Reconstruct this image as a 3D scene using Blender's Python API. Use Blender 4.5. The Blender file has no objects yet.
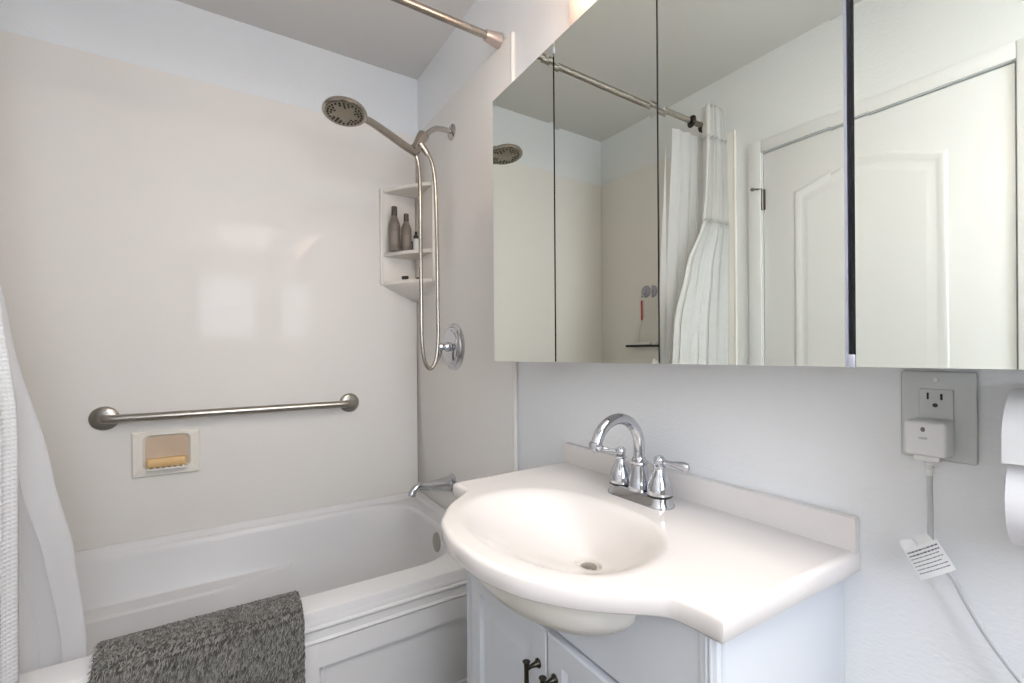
import bpy, bmesh, math, random
from mathutils import Vector, Matrix
random.seed(7)
sc = bpy.context.scene
col = sc.collection
PI = math.pi

# ------------------------------------------------------------------ camera
cam_d = bpy.data.cameras.new('camera')
cam_d.sensor_width = 36.0
cam_d.lens = 459.0 / 1024 * 36
cam_d.shift_y = 9.5 / 1024
cam_d.clip_start = 0.02
cam = bpy.data.objects.new('camera', cam_d)
col.objects.link(cam)
cam.matrix_world = (Matrix.Translation((0, 0, 1.135)) @ Matrix.Rotation(math.radians(-32.7), 4, 'Z')
                    @ Matrix.Rotation(math.radians(90), 4, 'X') @ Matrix.Rotation(math.radians(-0.4), 4, 'Z'))
sc.camera = cam
# ------------------------------------------------------------------ world / exposure
w = bpy.data.worlds.new('world'); sc.world = w; w.use_nodes = True
w.node_tree.nodes['Background'].inputs[0].default_value = (0.75, 0.85, 1.0, 1)
w.node_tree.nodes['Background'].inputs[1].default_value = 0.6
vs = sc.view_settings
vs.view_transform = 'Standard'; vs.look = 'None'; vs.gamma = 1; vs.use_curve_mapping = False
vs.exposure = 1.5
CEILING_GLOW = 4.3
BULB_GLOW = 6.0
WINDOW_GLOW = 4.2

# ------------------------------------------------------------------ helpers
def srgb(r, g, b):
    f = lambda c: (c / 255 / 12.92) if c / 255 <= 0.04045 else ((c / 255 + 0.055) / 1.055) ** 2.4
    return (f(r), f(g), f(b), 1)

def mat(name, rgb, rough=0.5, metal=0.0, spec=0.5, emit=None, coat=0, alpha=None, bump=None, noise=None, trans=0):
    m = bpy.data.materials.new(name); m.use_nodes = True
    nt = m.node_tree; b = nt.nodes['Principled BSDF']
    b.inputs['Base Color'].default_value = srgb(*rgb)
    b.inputs['Roughness'].default_value = rough
    b.inputs['Metallic'].default_value = metal
    b.inputs['Specular IOR Level'].default_value = spec
    if coat: b.inputs['Coat Weight'].default_value = coat; b.inputs['Coat Roughness'].default_value = 0.05
    if emit:
        b.inputs['Emission Color'].default_value = srgb(*emit[0]); b.inputs['Emission Strength'].default_value = emit[1]
    if trans: b.inputs['Transmission Weight'].default_value = trans
    tc = nt.nodes.new('ShaderNodeTexCoord')
    if noise:                       # (scale, second rgb, stretch)
        n = nt.nodes.new('ShaderNodeTexNoise'); n.inputs['Scale'].default_value = noise[0]; n.inputs['Detail'].default_value = 4
        mp = nt.nodes.new('ShaderNodeMapping'); mp.inputs['Scale'].default_value = noise[2] if len(noise) > 2 else (1, 1, 1)
        mx = nt.nodes.new('ShaderNodeMix'); mx.data_type = 'RGBA'
        mx.inputs[6].default_value = srgb(*rgb); mx.inputs[7].default_value = srgb(*noise[1])
        nt.links.new(tc.outputs['Object'], mp.inputs[0]); nt.links.new(mp.outputs[0], n.inputs['Vector'])
        nt.links.new(n.outputs['Fac'], mx.inputs[0]); nt.links.new(mx.outputs[2], b.inputs['Base Color'])
    if bump:                        # (scale, strength, distance, stretch)
        n = nt.nodes.new('ShaderNodeTexNoise'); n.inputs['Scale'].default_value = bump[0]; n.inputs['Detail'].default_value = 3
        mp = nt.nodes.new('ShaderNodeMapping'); mp.inputs['Scale'].default_value = bump[3] if len(bump) > 3 else (1, 1, 1)
        bp = nt.nodes.new('ShaderNodeBump'); bp.inputs['Strength'].default_value = bump[1]; bp.inputs['Distance'].default_value = bump[2]
        nt.links.new(tc.outputs['Object'], mp.inputs[0]); nt.links.new(mp.outputs[0], n.inputs['Vector'])
        nt.links.new(n.outputs['Fac'], bp.inputs['Height']); nt.links.new(bp.outputs[0], b.inputs['Normal'])
    return m

class MB:
    """collects shapes in world metres; build() links them as ONE mesh object"""
    def __init__(s): s.v = []; s.f = []; s.uv = {}
    def add(s, vs, fs):
        o = len(s.v); s.v += [tuple(p) for p in vs]; s.f += [tuple(o + i for i in f) for f in fs]; return s
    def box(s, x0, x1, y0, y1, z0, z1, bev=0.0, seg=2):
        bm = bmesh.new(); bmesh.ops.create_cube(bm, size=1)
        for v in bm.verts:
            v.co = ((x0 + x1) / 2 + v.co.x * (x1 - x0), (y0 + y1) / 2 + v.co.y * (y1 - y0), (z0 + z1) / 2 + v.co.z * (z1 - z0))
        if bev: bmesh.ops.bevel(bm, geom=bm.edges[:], offset=bev, segments=seg, affect='EDGES', profile=0.5)
        bm.verts.index_update()
        s.add([v.co[:] for v in bm.verts], [[v.index for v in f.verts] for f in bm.faces]); bm.free(); return s
    def loft(s, rings, cap0=True, cap1=True, closed=True):
        n = len(rings[0]); vs = [p for r in rings for p in r]; fs = []
        for i in range(len(rings) - 1):
            for j in range(n if closed else n - 1):
                k = (j + 1) % n
                fs.append((i * n + j, i * n + k, (i + 1) * n + k, (i + 1) * n + j))
        if cap0: fs.append(tuple(range(n))[::-1])
        if cap1: fs.append(tuple((len(rings) - 1) * n + j for j in range(n)))
        return s.add(vs, fs)
    def lathe(s, base, axis, prof, n=32, ex=1.0, side=None):
        """prof: list of (radius, height along axis)"""
        a = Vector(axis).normalized(); b = Vector(base)
        t = Vector(side).normalized() if side else (Vector((0, 0, 1)) if abs(a.z) < .9 else Vector((1, 0, 0)))
        e1 = (t - a * t.dot(a)).normalized(); e2 = a.cross(e1)
        rings = [[b + a * h + e1 * (max(r, 1e-5) * math.cos(2 * PI * k / n)) + e2 * (max(r, 1e-5) * ex * math.sin(2 * PI * k / n)) for k in range(n)] for r, h in prof]
        return s.loft(rings)
    def tube(s, path, rad, n=16, smooth=0, ex=1.0):
        pts = [Vector(p) for p in path]
        rf = rad if callable(rad) else (lambda t: rad)
        if smooth: pts = catmull(pts, smooth)
        m = len(pts); rings = []; prev = None
        for i, p in enumerate(pts):
            d = (pts[min(i + 1, m - 1)] - pts[max(i - 1, 0)]).normalized()
            if prev is None:
                t = Vector((0, 0, 1)) if abs(d.z) < .9 else Vector((1, 0, 0)); e = (t - d * t.dot(d)).normalized()
            else: e = (prev - d * prev.dot(d)).normalized()
            prev = e; g = d.cross(e); r = rf(i / (m - 1))
            rings.append([p + e * (r * math.cos(2 * PI * k / n)) + g * (r * ex * math.sin(2 * PI * k / n)) for k in range(n)])
        return s.loft(rings)
    def sphere(s, c, r, n=20, sz=1.0):
        return s.lathe((c[0], c[1], c[2] - r * sz), (0, 0, 1), [(r * math.sin(PI * i / n), r * sz * (1 - math.cos(PI * i / n))) for i in range(n + 1)], 24)
    def prism(s, poly, axis, a, b):
        """poly: 2-D points in the plane of the other two axes (in xyz order)"""
        def P(p, t): q = list(p); q.insert(axis, t); return tuple(q)
        return s.loft([[P(p, a) for p in poly], [P(p, b) for p in poly]])
    def build(s, name, material, parent=None, smooth=40, origin=None):
        me = bpy.data.meshes.new(name)
        if parent is not None: o0 = Vector(parent['_o']) if '_o' in parent else parent.location.copy()
        elif origin: o0 = Vector(origin)
        else:
            xs = [p[0] for p in s.v]; ys = [p[1] for p in s.v]; zs = [p[2] for p in s.v]
            o0 = Vector(((min(xs) + max(xs)) / 2, (min(ys) + max(ys)) / 2, min(zs)))
        me.from_pydata([(p[0] - o0.x, p[1] - o0.y, p[2] - o0.z) for p in s.v], [], s.f)
        bm = bmesh.new(); bm.from_mesh(me); bmesh.ops.recalc_face_normals(bm, faces=bm.faces[:]); bm.to_mesh(me); bm.free()
        if smooth:
            me.polygons.foreach_set('use_smooth', [True] * len(me.polygons)); me.set_sharp_from_angle(angle=math.radians(smooth))
        me.materials.append(material)
        o = bpy.data.objects.new(name, me); col.objects.link(o)
        if parent is not None: o.parent = parent; WO[o.name] = o0
        else: o.location = o0; WO[o.name] = o0
        return o
WO = {}

def sub(m, name, material, parent_part, smooth=40):
    """a sub-part under a part: same origin as the part's local frame"""
    o0 = WO[parent_part.name]
    o = m.build(name, material, None, smooth, origin=o0)
    o.location = (0, 0, 0); o.parent = parent_part; WO[o.name] = o0
    return o

def catmull(P, k):
    out = []
    n = len(P)
    for i in range(n - 1):
        p0 = P[max(i - 1, 0)]; p1 = P[i]; p2 = P[i + 1]; p3 = P[min(i + 2, n - 1)]
        for j in range(k):
            t = j / k
            out.append(0.5 * ((2 * p1) + (p2 - p0) * t + (2 * p0 - 5 * p1 + 4 * p2 - p3) * t * t + (3 * p1 - p0 - 3 * p2 + p3) * t ** 3))
    out.append(P[-1].copy()); return out

def thing(name, label, cat, loc, group=None):
    o = bpy.data.objects.new(name, None); o.empty_display_size = .05; col.objects.link(o)
    o.location = loc; o['label'] = label; o['category'] = cat
    if group: o['group'] = group
    return o
def tag(o, label, cat, group=None, kind=None):
    o['label'] = label; o['category'] = cat
    if group: o['group'] = group
    if kind: o['kind'] = kind
    return o
def struct(o, label=None):
    o['kind'] = 'structure'
    if label: o['label'] = label
    return o
def rrect(x0, x1, y0, y1, r, z, n=10, fn=None):
    """rounded rectangle ring, 4*(n+1)+4*12 points, counter-clockwise"""
    out = []; M_ = 14
    cs = [(x1 - r, y1 - r, 0), (x0 + r, y1 - r, PI / 2), (x0 + r, y0 + r, PI), (x1 - r, y0 + r, 3 * PI / 2)]
    for i, (cx, cy, a0) in enumerate(cs):
        for k in range(n + 1):
            a = a0 + PI / 2 * k / n; out.append([cx + r * math.cos(a), cy + r * math.sin(a), z])
        nx = cs[(i + 1) % 4]; p = out[-1]; q = (nx[0] + r * math.cos(nx[2]), nx[1] + r * math.sin(nx[2]))
        for k in range(1, M_):
            t = k / M_; out.append([p[0] + (q[0] - p[0]) * t, p[1] + (q[1] - p[1]) * t, z])
    if fn: out = [fn(p) for p in out]
    return [tuple(p) for p in out]
def lerp_tab(tab, z):
    tab = sorted(tab)
    if z <= tab[0][0]: return tab[0][1]
    for (a, x), (b, y) in zip(tab, tab[1:]):
        if z <= b:
            t = (z - a) / (b - a); t = t * t * (3 - 2 * t) * .5 + t * .5; return x + (y - x) * t
    return tab[-1][1]

# ------------------------------------------------------------------ materials
m_wall = mat('painted_wall', (231, 234, 235), .55, spec=.3, bump=(60, .35, .004, (1, 1, 1.8)))
m_wall_tex = mat('textured_wall', (236, 238, 239), .45, spec=.3, bump=(120, .5, .002, (1, .8, 1.5)))
m_ceil = mat('ceiling_paint', (222, 221, 218), .8, spec=.1, bump=(90, .2, .002))
m_floor = mat('floor_tile', (128, 116, 104), .4, noise=(6, (104, 94, 84)))
m_wall_f = mat('taupe_wall', (168, 163, 156), .6)
m_surr = mat('surround_acrylic', (234, 230, 224), .045, spec=.08, noise=(1.5, (235, 232, 227)))
m_tub = mat('tub_acrylic', (218, 218, 218), .28, spec=.3)
m_vwhite = mat('vanity_paint', (210, 214, 219), .28, spec=.45)
m_top = mat('cultured_marble', (228, 223, 219), .12, spec=.4)
m_chrome = mat('chrome', (200, 202, 207), .05, metal=1)
m_nickel = mat('brushed_nickel', (186, 180, 171), .24, metal=1, noise=(80, (160, 152, 142)))
m_arm = mat('satin_chrome', (188, 184, 180), .14, metal=1)
m_nickel_d = mat('nozzle_face', (150, 142, 128), .35, metal=.8)
m_steel = mat('brushed_steel', (165, 160, 152), .28, metal=1)
m_black = mat('black_plastic', (18, 18, 18), .4)
m_rubber = mat('dark_rubber', (40, 38, 36), .6)
m_mirror = mat('mirror_silver', (232, 236, 228), .0, metal=1)
m_gap = mat('dark_metal_edge', (60, 62, 68), .25, metal=.9)
m_body = mat('cabinet_white', (205, 207, 208), .35)
m_pewter = mat('antique_pewter', (92, 88, 80), .32, metal=1, noise=(120, (60, 56, 48)))
m_shelf = mat('shelf_acrylic', (236, 231, 222), .15, spec=.4)
m_soapdish = mat('soap_dish_ceramic', (234, 230, 220), .12)
m_soapshade = mat('soap_recess_shade', (205, 184, 160), .3)
m_soap = mat('tan_soap', (222, 184, 128), .5)
m_bottle = mat('taupe_bottle', (122, 112, 102), .35)
m_bottle_cap = mat('taupe_cap', (96, 88, 80), .25, metal=.4)
m_white = mat('white_plastic', (228, 228, 226), .3)
m_plate = mat('outlet_plastic', (206, 209, 206), .3)
m_cord = mat('cord_grey', (196, 198, 198), .45)
m_slot = mat('slot_dark', (30, 28, 26), .6)
m_tagmat = mat('paper_tag', (236, 236, 234), .6)
m_ink = mat('grey_ink', (110, 112, 118), .7)
m_paper = mat('tissue_paper', (232, 232, 234), .9, bump=(200, .2, .001))
m_doorp = mat('door_paint', (228, 229, 230), .35, spec=.4)
m_red = mat('red_plastic', (190, 40, 34), .3)
m_clear = mat('clear_plastic', (215, 215, 228), .15, trans=.4)
m_gold = mat('fixture_enamel', (226, 214, 206), .35)
m_bulb = mat('bulb_glow', (255, 240, 222), .3, emit=((255, 216, 188), BULB_GLOW))
m_diff = mat('diffuser_glow', (255, 250, 244), .4, emit=((255, 246, 234), CEILING_GLOW))
m_pane = mat('daylit_frosted_pane', (230, 238, 250), .3, emit=((234, 241, 255), WINDOW_GLOW))
m_hinge = mat('hinge_steel', (120, 118, 114), .3, metal=1)

def fabric(name, rgb, trans, waffle=False, alpha=1.0):
    m = bpy.data.materials.new(name); m.use_nodes = True; nt = m.node_tree
    for n in list(nt.nodes): nt.nodes.remove(n)
    out = nt.nodes.new('ShaderNodeOutputMaterial')
    d = nt.nodes.new('ShaderNodeBsdfDiffuse'); d.inputs[0].default_value = srgb(*rgb)
    t = nt.nodes.new('ShaderNodeBsdfTranslucent'); t.inputs[0].default_value = srgb(*rgb)
    mx = nt.nodes.new('ShaderNodeMixShader'); mx.inputs[0].default_value = trans
    nt.links.new(d.outputs[0], mx.inputs[1]); nt.links.new(t.outputs[0], mx.inputs[2])
    last = mx
    if alpha < 1:
        tr = nt.nodes.new('ShaderNodeBsdfTransparent'); m2 = nt.nodes.new('ShaderNodeMixShader'); m2.inputs[0].default_value = alpha
        nt.links.new(tr.outputs[0], m2.inputs[1]); nt.links.new(mx.outputs[0], m2.inputs[2]); last = m2
    if waffle:
        uv = nt.nodes.new('ShaderNodeUVMap'); uv.uv_map = 'UVMap'
        sp = nt.nodes.new('ShaderNodeSeparateXYZ'); nt.links.new(uv.outputs[0], sp.inputs[0])
        res = []
        for ax, per in ((0, .011), (1, .0085)):
            mu = nt.nodes.new('ShaderNodeMath'); mu.operation = 'MULTIPLY'; mu.inputs[1].default_value = 2 * PI / per
            nt.links.new(sp.outputs[ax], mu.inputs[0])
            si = nt.nodes.new('ShaderNodeMath'); si.operation = 'SINE'; nt.links.new(mu.outputs[0], si.inputs[0]); res.append(si)
        mh = nt.nodes.new('ShaderNodeMath'); mh.operation = 'MULTIPLY'; mh.inputs[1].default_value = .45; nt.links.new(res[0].outputs[0], mh.inputs[0])
        mxx = nt.nodes.new('ShaderNodeMath'); mxx.operation = 'MAXIMUM'
        nt.links.new(mh.outputs[0], mxx.inputs[0]); nt.links.new(res[1].outputs[0], mxx.inputs[1])
        bp = nt.nodes.new('ShaderNodeBump'); bp.inputs['Strength'].default_value = .6; bp.inputs['Distance'].default_value = .0016
        nt.links.new(mxx.outputs[0], bp.inputs['Height'])
        nt.links.new(bp.outputs[0], d.inputs['Normal']); nt.links.new(bp.outputs[0], t.inputs['Normal'])
    nt.links.new(last.outputs[0], out.inputs[0]); return m
m_waffle = fabric('waffle_cotton', (244, 245, 246), .35, waffle=True)
m_head = fabric('curtain_heading', (246, 246, 246), .35)
m_sheer = fabric('sheer_voile', (246, 246, 246), .5, alpha=.72)
m_liner = fabric('vinyl_liner', (242, 243, 246), .55, alpha=.9)

# ------------------------------------------------------------------ room shell
WR, WB, WL, WF, CH = .816, 2.096, -.76, -.95, 2.44
T = .08
struct(MB().box(WL - T, WR + T, WF - T, WB + T, -.08, 0).build('floor', m_floor), 'brown tiled bathroom floor')
struct(MB().box(WL - T, WR + T, WF - T, WB + T, CH, CH + .08).build('ceiling', m_ceil), 'matt grey-white ceiling')
struct(MB().box(WR, WR + T, WF - T, WB + T, 0, CH).build('wall_right', m_wall_tex), 'white textured wall behind the sink')
struct(MB().box(WL - T, WR, WB, WB + T, 0, CH).build('wall_back', m_wall), 'white wall above the tub surround')
DY0, DY1, DZ = .346, 1.112, 2.005
b = MB()
b.box(WL - T, WL, WF - T, DY0 - .004, 0, CH); b.box(WL - T, WL, DY1 + .004, WB, 0, CH); b.box(WL - T, WL, DY0 - .004, DY1 + .004, DZ + .004, CH)
struct(b.build('wall_left', m_wall), 'white wall with the door, opposite the mirrors')
WX0, WX1, WZ0, WZ1 = -.29, .49, 1.08, 2.04
b = MB()
b.box(WL, WX0, WF - T, WF, 0, CH); b.box(WX1, WR, WF - T, WF, 0, CH); b.box(WX0, WX1, WF - T, WF, 0, WZ0); b.box(WX0, WX1, WF - T, WF, WZ1, CH)
struct(b.build('wall_front', m_wall_f), 'taupe wall with the window, behind the photographer')
# window
wd = bpy.data.objects.new('window_1', None); col.objects.link(wd); wd.location = ((WX0 + WX1) / 2, WF - .04, WZ0); struct(wd, 'white sash window with frosted daylit panes')
b = MB(); zm = (WZ0 + WZ1) / 2
b.box(WX0, WX0 + .04, WF - .06, WF - .01, WZ0, WZ1, .003); b.box(WX1 - .04, WX1, WF - .06, WF - .01, WZ0, WZ1, .003)
b.box(WX0 + .04, WX1 - .04, WF - .06, WF - .01, WZ0, WZ0 + .04, .003); b.box(WX0 + .04, WX1 - .04, WF - .06, WF - .01, WZ1 - .04, WZ1, .003)
b.box(WX0 + .04, WX1 - .04, WF - .06, WF - .01, zm - .018, zm + .018, .003)
b.build('window_frame', m_doorp, wd)
MB().box(WX0 + .04, WX1 - .04, WF - .042, WF - .036, WZ0 + .04, zm - .018).build('window_pane', m_pane, wd)
MB().box(WX0 + .04, WX1 - .04, WF - .042, WF - .036, zm + .018, WZ1 - .04).build('window_pane', m_pane, wd)

# door
dr = bpy.data.objects.new('door_1', None); col.objects.link(dr); dr.location = (WL - .02, (DY0 + DY1) / 2, 0); struct(dr, 'white arched-panel interior door, seen in the mirrors')
MB().box(WL - .038, WL - .003, DY0, DY1, .008, DZ, .002).build('door_slab', m_doorp, dr)
def arch_path(y0, y1, z0, zs, rise, n=18):
    P = [(y0, z0), (y0, zs)]
    for k in range(1, n):
        t = k / n; P.append((y0 + (y1 - y0) * t, zs + rise * (math.sin(PI * t) ** 1.3)))
    P += [(y1, zs), (y1, z0)]; return P
def door_panel(y0, y1, z0, zs, rise):
    xf = WL - .003
    P = arch_path(y0, y1, z0, zs, rise)
    def inset(P, d):
        cy = (y0 + y1) / 2; cz = (z0 + zs) / 2; W = (y1 - y0) / 2; H = (zs - z0) / 2
        return [(cy + (p[0] - cy) * (W - d) / W, cz + (p[1] - cz) * (H - d) / H) for p in P]
    rings = []
    for d, h in ((0, 0), (.006, .005), (.014, .006), (.026, .0015), (.034, .001), (.052, .007), (.058, .0075)):
        rings.append([(xf + h, q[0], q[1]) for q in inset(P, d)])
    return MB().loft(rings, cap0=False, cap1=True)
door_panel(.500, .985, .96, 1.80, .062).build('raised_panel', m_doorp, dr)
door_panel(.500, .985, .21, .82, .0).build('raised_panel', m_doorp, dr)
b = MB()
b.lathe((WL - .003, DY0 + .07, .95), (1, 0, 0), [(.0, 0), (.03, 0), (.03, .006), (.012, .01), (.012, .04), (.026, .048), (.03, .062), (.02, .074), (0, .076)])
b.build('door_knob', m_nickel, dr)
for zc in (1.80, .3):
    b = MB(); b.tube([(WL + .006, DY1 + .002, zc - .045), (WL + .006, DY1 + .002, zc + .045)], .006, 12)
    b.box(WL - .002, WL + .001, DY1 - .008, DY1 + .008, zc - .045, zc + .045)
    if zc > 1: b.tube([(WL + .006, DY1 + .002, zc + .047), (WL + .022, DY1 + .03, zc + .052)], .004, 10); b.sphere((WL + .026, DY1 + .036, zc + .052), .008)
    b.build('hinge', m_hinge, dr)
b = MB()
b.box(WL, WL + .014, DY1 + .005, DY1 + .063, 0, DZ + .0595, .004); b.box(WL, WL + .014, DY0 - .063, DY0 - .005, 0, DZ + .0595, .004)
b.box(WL, WL + .014, DY0 - .005, DY1 + .005, DZ + .005, DZ + .0595, .004)
struct(b.build('trim_1', m_doorp), 'white door casing')

# ------------------------------------------------------------------ tub surround
SX, SB, SL, SZ, SE, BZ = .80, 2.08, -.744, 2.158, 1.235, .455
MB().box(SL + .0005, SX - .0005, SB, WB - .0005, BZ + .02, SZ, .003).build('surround_panel', m_surr)
tag(bpy.data.objects['surround_panel'], 'wide glossy cream surround panel along the back of the tub', 'shower wall panel')
b = MB().box(SX, WR - .0005, SE, WB - .0005, BZ + .02, SZ, .003); b.tube([(SX + .006, SE + .004, .02), (SX + .006, SE + .004, SZ)], .0075, 12)
b.box(SX, WR - .0005, SE, 1.298, .0, BZ + .02, .003); tag(b.build('surround_panel', m_surr), 'cream surround panel carrying the shower valve and spout', 'shower wall panel')
b = MB().box(SL - .0155, SL, SE, WB - .0005, BZ + .02, SZ, .003); b.tube([(SL - .006, SE + .004, .02), (SL - .006, SE + .004, SZ)], .0075, 12)
b.box(SL - .0155, SL, SE, 1.298, .0, BZ + .02, .003); tag(b.build('surround_panel', m_surr), 'cream surround panel behind the curtain, seen only in the mirrors', 'shower wall panel')

# ------------------------------------------------------------------ bathtub
tub = thing('bathtub', 'white alcove bathtub with a moulded panelled apron', 'bathtub', (.05, 1.69, 0))
def ledge(amt):
    def f(p):
        x, y, z = p
        if y > 1.85:
            g = max(0, min(1, (.30 - x) / .30)); g = g * g * (3 - 2 * g)
            y -= amt * g * min(1, (y - 1.85) / .1)
        return (x, y, z)
    return f
R = []
F_ = rrect(SL + .002, SX - .002, 1.30, 2.078, .004, .30); R.append(F_)
R.append(rrect(SL + .002, SX - .002, 1.30, 2.078, .004, BZ - .009))
R.append(rrect(SL + .004, SX - .004, 1.302, 2.076, .006, BZ - .003))
R.append(rrect(SL + .012, SX - .008, 1.308, 2.070, .008, BZ))
R.append(rrect(-.66, .728, 1.386, 2.047, .20, BZ + .001))
R.append(rrect(-.654, .722, 1.393, 2.041, .20, BZ - .005))
R.append(rrect(-.648, .718, 1.40, 2.036, .20, BZ - .02))
R.append(rrect(-.62, .706, 1.412, 2.02, .19, .31))
R.append(rrect(-.615, .704, 1.414, 2.018, .19, .297, fn=ledge(.006)))
R.append(rrect(-.612, .703, 1.415, 2.017, .19, .289, fn=ledge(.06)))
R.append(rrect(-.61, .702, 1.416, 2.016, .19, .281, fn=ledge(.066)))
R.append(rrect(-.52, .66, 1.44, 1.99, .15, .14, fn=ledge(.06)))
R.append(rrect(-.49, .64, 1.46, 1.97, .14, .115, fn=ledge(.045)))
R.append(rrect(-.43, .60, 1.50, 1.93, .12, .10, fn=ledge(.03)))
R.append(rrect(-.2, .4, 1.6, 1.8, .05, .098))
b = MB().loft(R, cap0=False, cap1=True)
# raised tile flange against the three walls
b.prism([(2.0795, BZ - .01), (2.0795, BZ + .0215), (2.070, BZ + .0215), (2.062, BZ + .008), (2.05, BZ - .002)], 0, SL, SX)
b.prism([(SX - .0005, BZ - .01), (SX - .0005, BZ + .0215), (SX - .01, BZ + .0215), (SX - .018, BZ + .006), (SX - .03, BZ - .002)], 1, 1.33, 2.078)
b.build('tub_shell', m_tub, tub, smooth=32)
pr = [(1.36, .43), (1.3005, .43), (1.2985, .425), (1.2985, .414), (1.294, .411), (1.293, .406), (1.296, .402), (1.310, .400), (1.324, .396), (1.326, .386), (1.318, .380), (1.298, .377), (1.295, .371), (1.298, .366), (1.310, .362), (1.314, .358), (1.314, .02), (1.36, .02)]
b = MB(); b.prism(pr, 0, SL + .003, SX - .003)
for x0, x1 in ((SL + .003, -.60), (.10, .222), (.70, SX - .003)): b.box(x0, x1, 1.298, 1.32, .02, .372, .003)
b.box(SL + .003, SX - .003, 1.298, 1.32, .0, .07, .003)
b.build('apron', m_tub, tub)
b = MB()
for x0, x1 in ((.222, .70), (-.60, .10)):
    for a, c in (((x0 + .012, .35), (x1 - .012, .35)), ((x0 + .012, .09), (x1 - .012, .09)), ((x0 + .012, .09), (x0 + .012, .35)), ((x1 - .012, .09), (x1 - .012, .35))):
        b.tube([(a[0], 1.3142, a[1]), (c[0], 1.3142, c[1])], .0045, 8)
b.build('panel_moulding', m_tub, tub)
b = MB().lathe((.724, 1.665, .392), (-1, 0, .06), [(0, 0), (.040, 0), (.041, .006), (.036, .012), (.03, .013), (.014, .0125), (0, .0125)])
b.build('overflow_plate', m_steel, tub)['label'] = 'chrome overflow plate'
MB().lathe((.55, 1.70, .0985), (0, 0, 1), [(0, 0), (.03, 0), (.03, .003), (.012, .005), (0, .005)]).build('drain', m_chrome, tub)

# ------------------------------------------------------------------ grab bar
gb = thing('grab_bar', 'long brushed steel grab bar on the cream wall above the tub', 'grab bar', (.08, SB, .914))
GX0, GX1, GZ, GY = -.327, .485, .914, 2.035
MB().tube([(GX0, SB - .004, GZ), (GX0, GY + .02, GZ), (GX0 + .006, GY + .006, GZ), (GX0 + .022, GY, GZ), (GX0 + .1, GY, GZ), (0.08, GY, GZ), (GX1 - .1, GY, GZ), (GX1 - .022, GY, GZ), (GX1 - .006, GY + .006, GZ), (GX1, GY + .02, GZ), (GX1, SB - .004, GZ)], .0145, 20, smooth=5).build('bar', m_steel, gb)
for gx in (GX0, GX1):
    MB().lathe((gx, SB, GZ), (0, -1, 0), [(0, 0), (.041, 0), (.041, .004), (.038, .008), (.026, .011), (.017, .012), (.0, .012)]).build('flange', m_steel, gb)

# ------------------------------------------------------------------ soap dish
sd = thing('soap_dish', 'square cream ceramic recessed soap dish under the grab bar', 'soap dish', (-.155, SB, .696))
sx0, sx1, sz0, sz1 = -.255, -.056, .696, .858
rx0, rx1, rz0, rz1 = -.221, -.089, .722, .84
def rr2(x0, x1, z0, z1, r, y): return [(p[0], y, p[1]) for p in rrect(x0, x1, z0, z1, r, 0)]
b = MB()
b.loft([rr2(sx0, sx1, sz0, sz1, .004, SB), rr2(sx0, sx1, sz0, sz1, .004, SB - .007), rr2(sx0 + .004, sx1 - .004, sz0 + .004, sz1 - .004, .005, SB - .011),
        rr2(rx0 - .004, rx1 + .004, rz0 - .004, rz1 + .004, .022, SB - .011), rr2(rx0, rx1, rz0, rz1, .02, SB - .006), rr2(rx0 + .003, rx1 - .003, rz0 + .003, rz1 - .003, .02, SB - .0018)], cap0=False, cap1=False)
b.build('dish_rim', m_soapdish, sd)
b = MB(); b.loft([rr2(rx0 + .002, rx1 - .002, rz0 + .002, rz1 - .002, .02, SB - .0022), rr2(rx0 + .006, rx1 - .006, rz0 + .006, rz1 - .006, .02, SB - .0012)], cap0=False, cap1=True)
b.build('recess', m_soapshade, sd)['label'] = 'soap dish recess with its shade painted tan'  # nearly flat inset; the shade of the hollow is put into its tan colour
b = MB().box(rx0 + .006, rx1 - .006, SB - .034, SB - .004, rz0 - .002, rz0 + .005, .002)
for k in range(7): b.box(rx0 + .012 + k * .0165, rx0 + .018 + k * .0165, SB - .035, SB - .006, rz0 + .004, rz0 + .009, .002)
b.build('soap_ledge', m_soapdish, sd)
b = MB().loft([[(p[0], p[1], z) for p in rrect(rx0 + .008 + i, rx1 - .008 - i, SB - .034 + i, SB - .005 - i, .008, z)] for i, z in ((.004, rz0 + .009), (0, rz0 + .014), (0, rz0 + .034), (.004, rz0 + .040))])
tag(b.build('soap_bar', m_soap), 'tan bar of soap lying in the wall soap dish', 'soap')

# ------------------------------------------------------------------ corner shelf
cs = thing('corner_shelf', 'cream moulded corner shelf unit with two shelves in the shower corner', 'shelf', (.74, 2.02, 1.38))
cX, cY = SX - .0005, SB - .0005
def quarter(rad_x, rad_y, z, bulge=.12, n=14, off=.0):
    A = (cX - rad_x, cY); B = (cX, cY - rad_y); P = [(cX - off, cY - off, z)]
    for k in range(n + 1):
        t = k / n; x = A[0] + (B[0] - A[0]) * t; y = A[1] + (B[1] - A[1]) * t
        g = bulge * math.sin(PI * t); P.append((x - g * rad_x * .5, y - g * rad_y * .5, z))
    return P
RX, RY = .165, .225
def plate(z0, z1, rx, ry, name):
    MB().loft([quarter(rx - .004, ry - .004, z0), quarter(rx, ry, z0 + .003), quarter(rx, ry, z1 - .003), quarter(rx - .004, ry - .004, z1)]).build(name, m_shelf, cs)
plate(1.858, 1.876, RX, RY, 'top_cap')
plate(1.568, 1.584, RX, RY, 'shelf')
b = MB(); b.loft([quarter(.012, .016, 1.372), quarter(.07, .095, 1.395), quarter(RX - .01, RY - .012, 1.432), quarter(RX, RY, 1.440), quarter(RX, RY, 1.450), quarter(RX - .004, RY - .004, 1.454)])
b.build('shelf', m_shelf, cs)
b = MB(); b.box(cX - .172, cX - .008, cY - .008, cY, 1.44, 1.872, .003); b.box(cX - .008, cX, cY - .232, cY - .0, 1.44, 1.872, .003)
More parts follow.
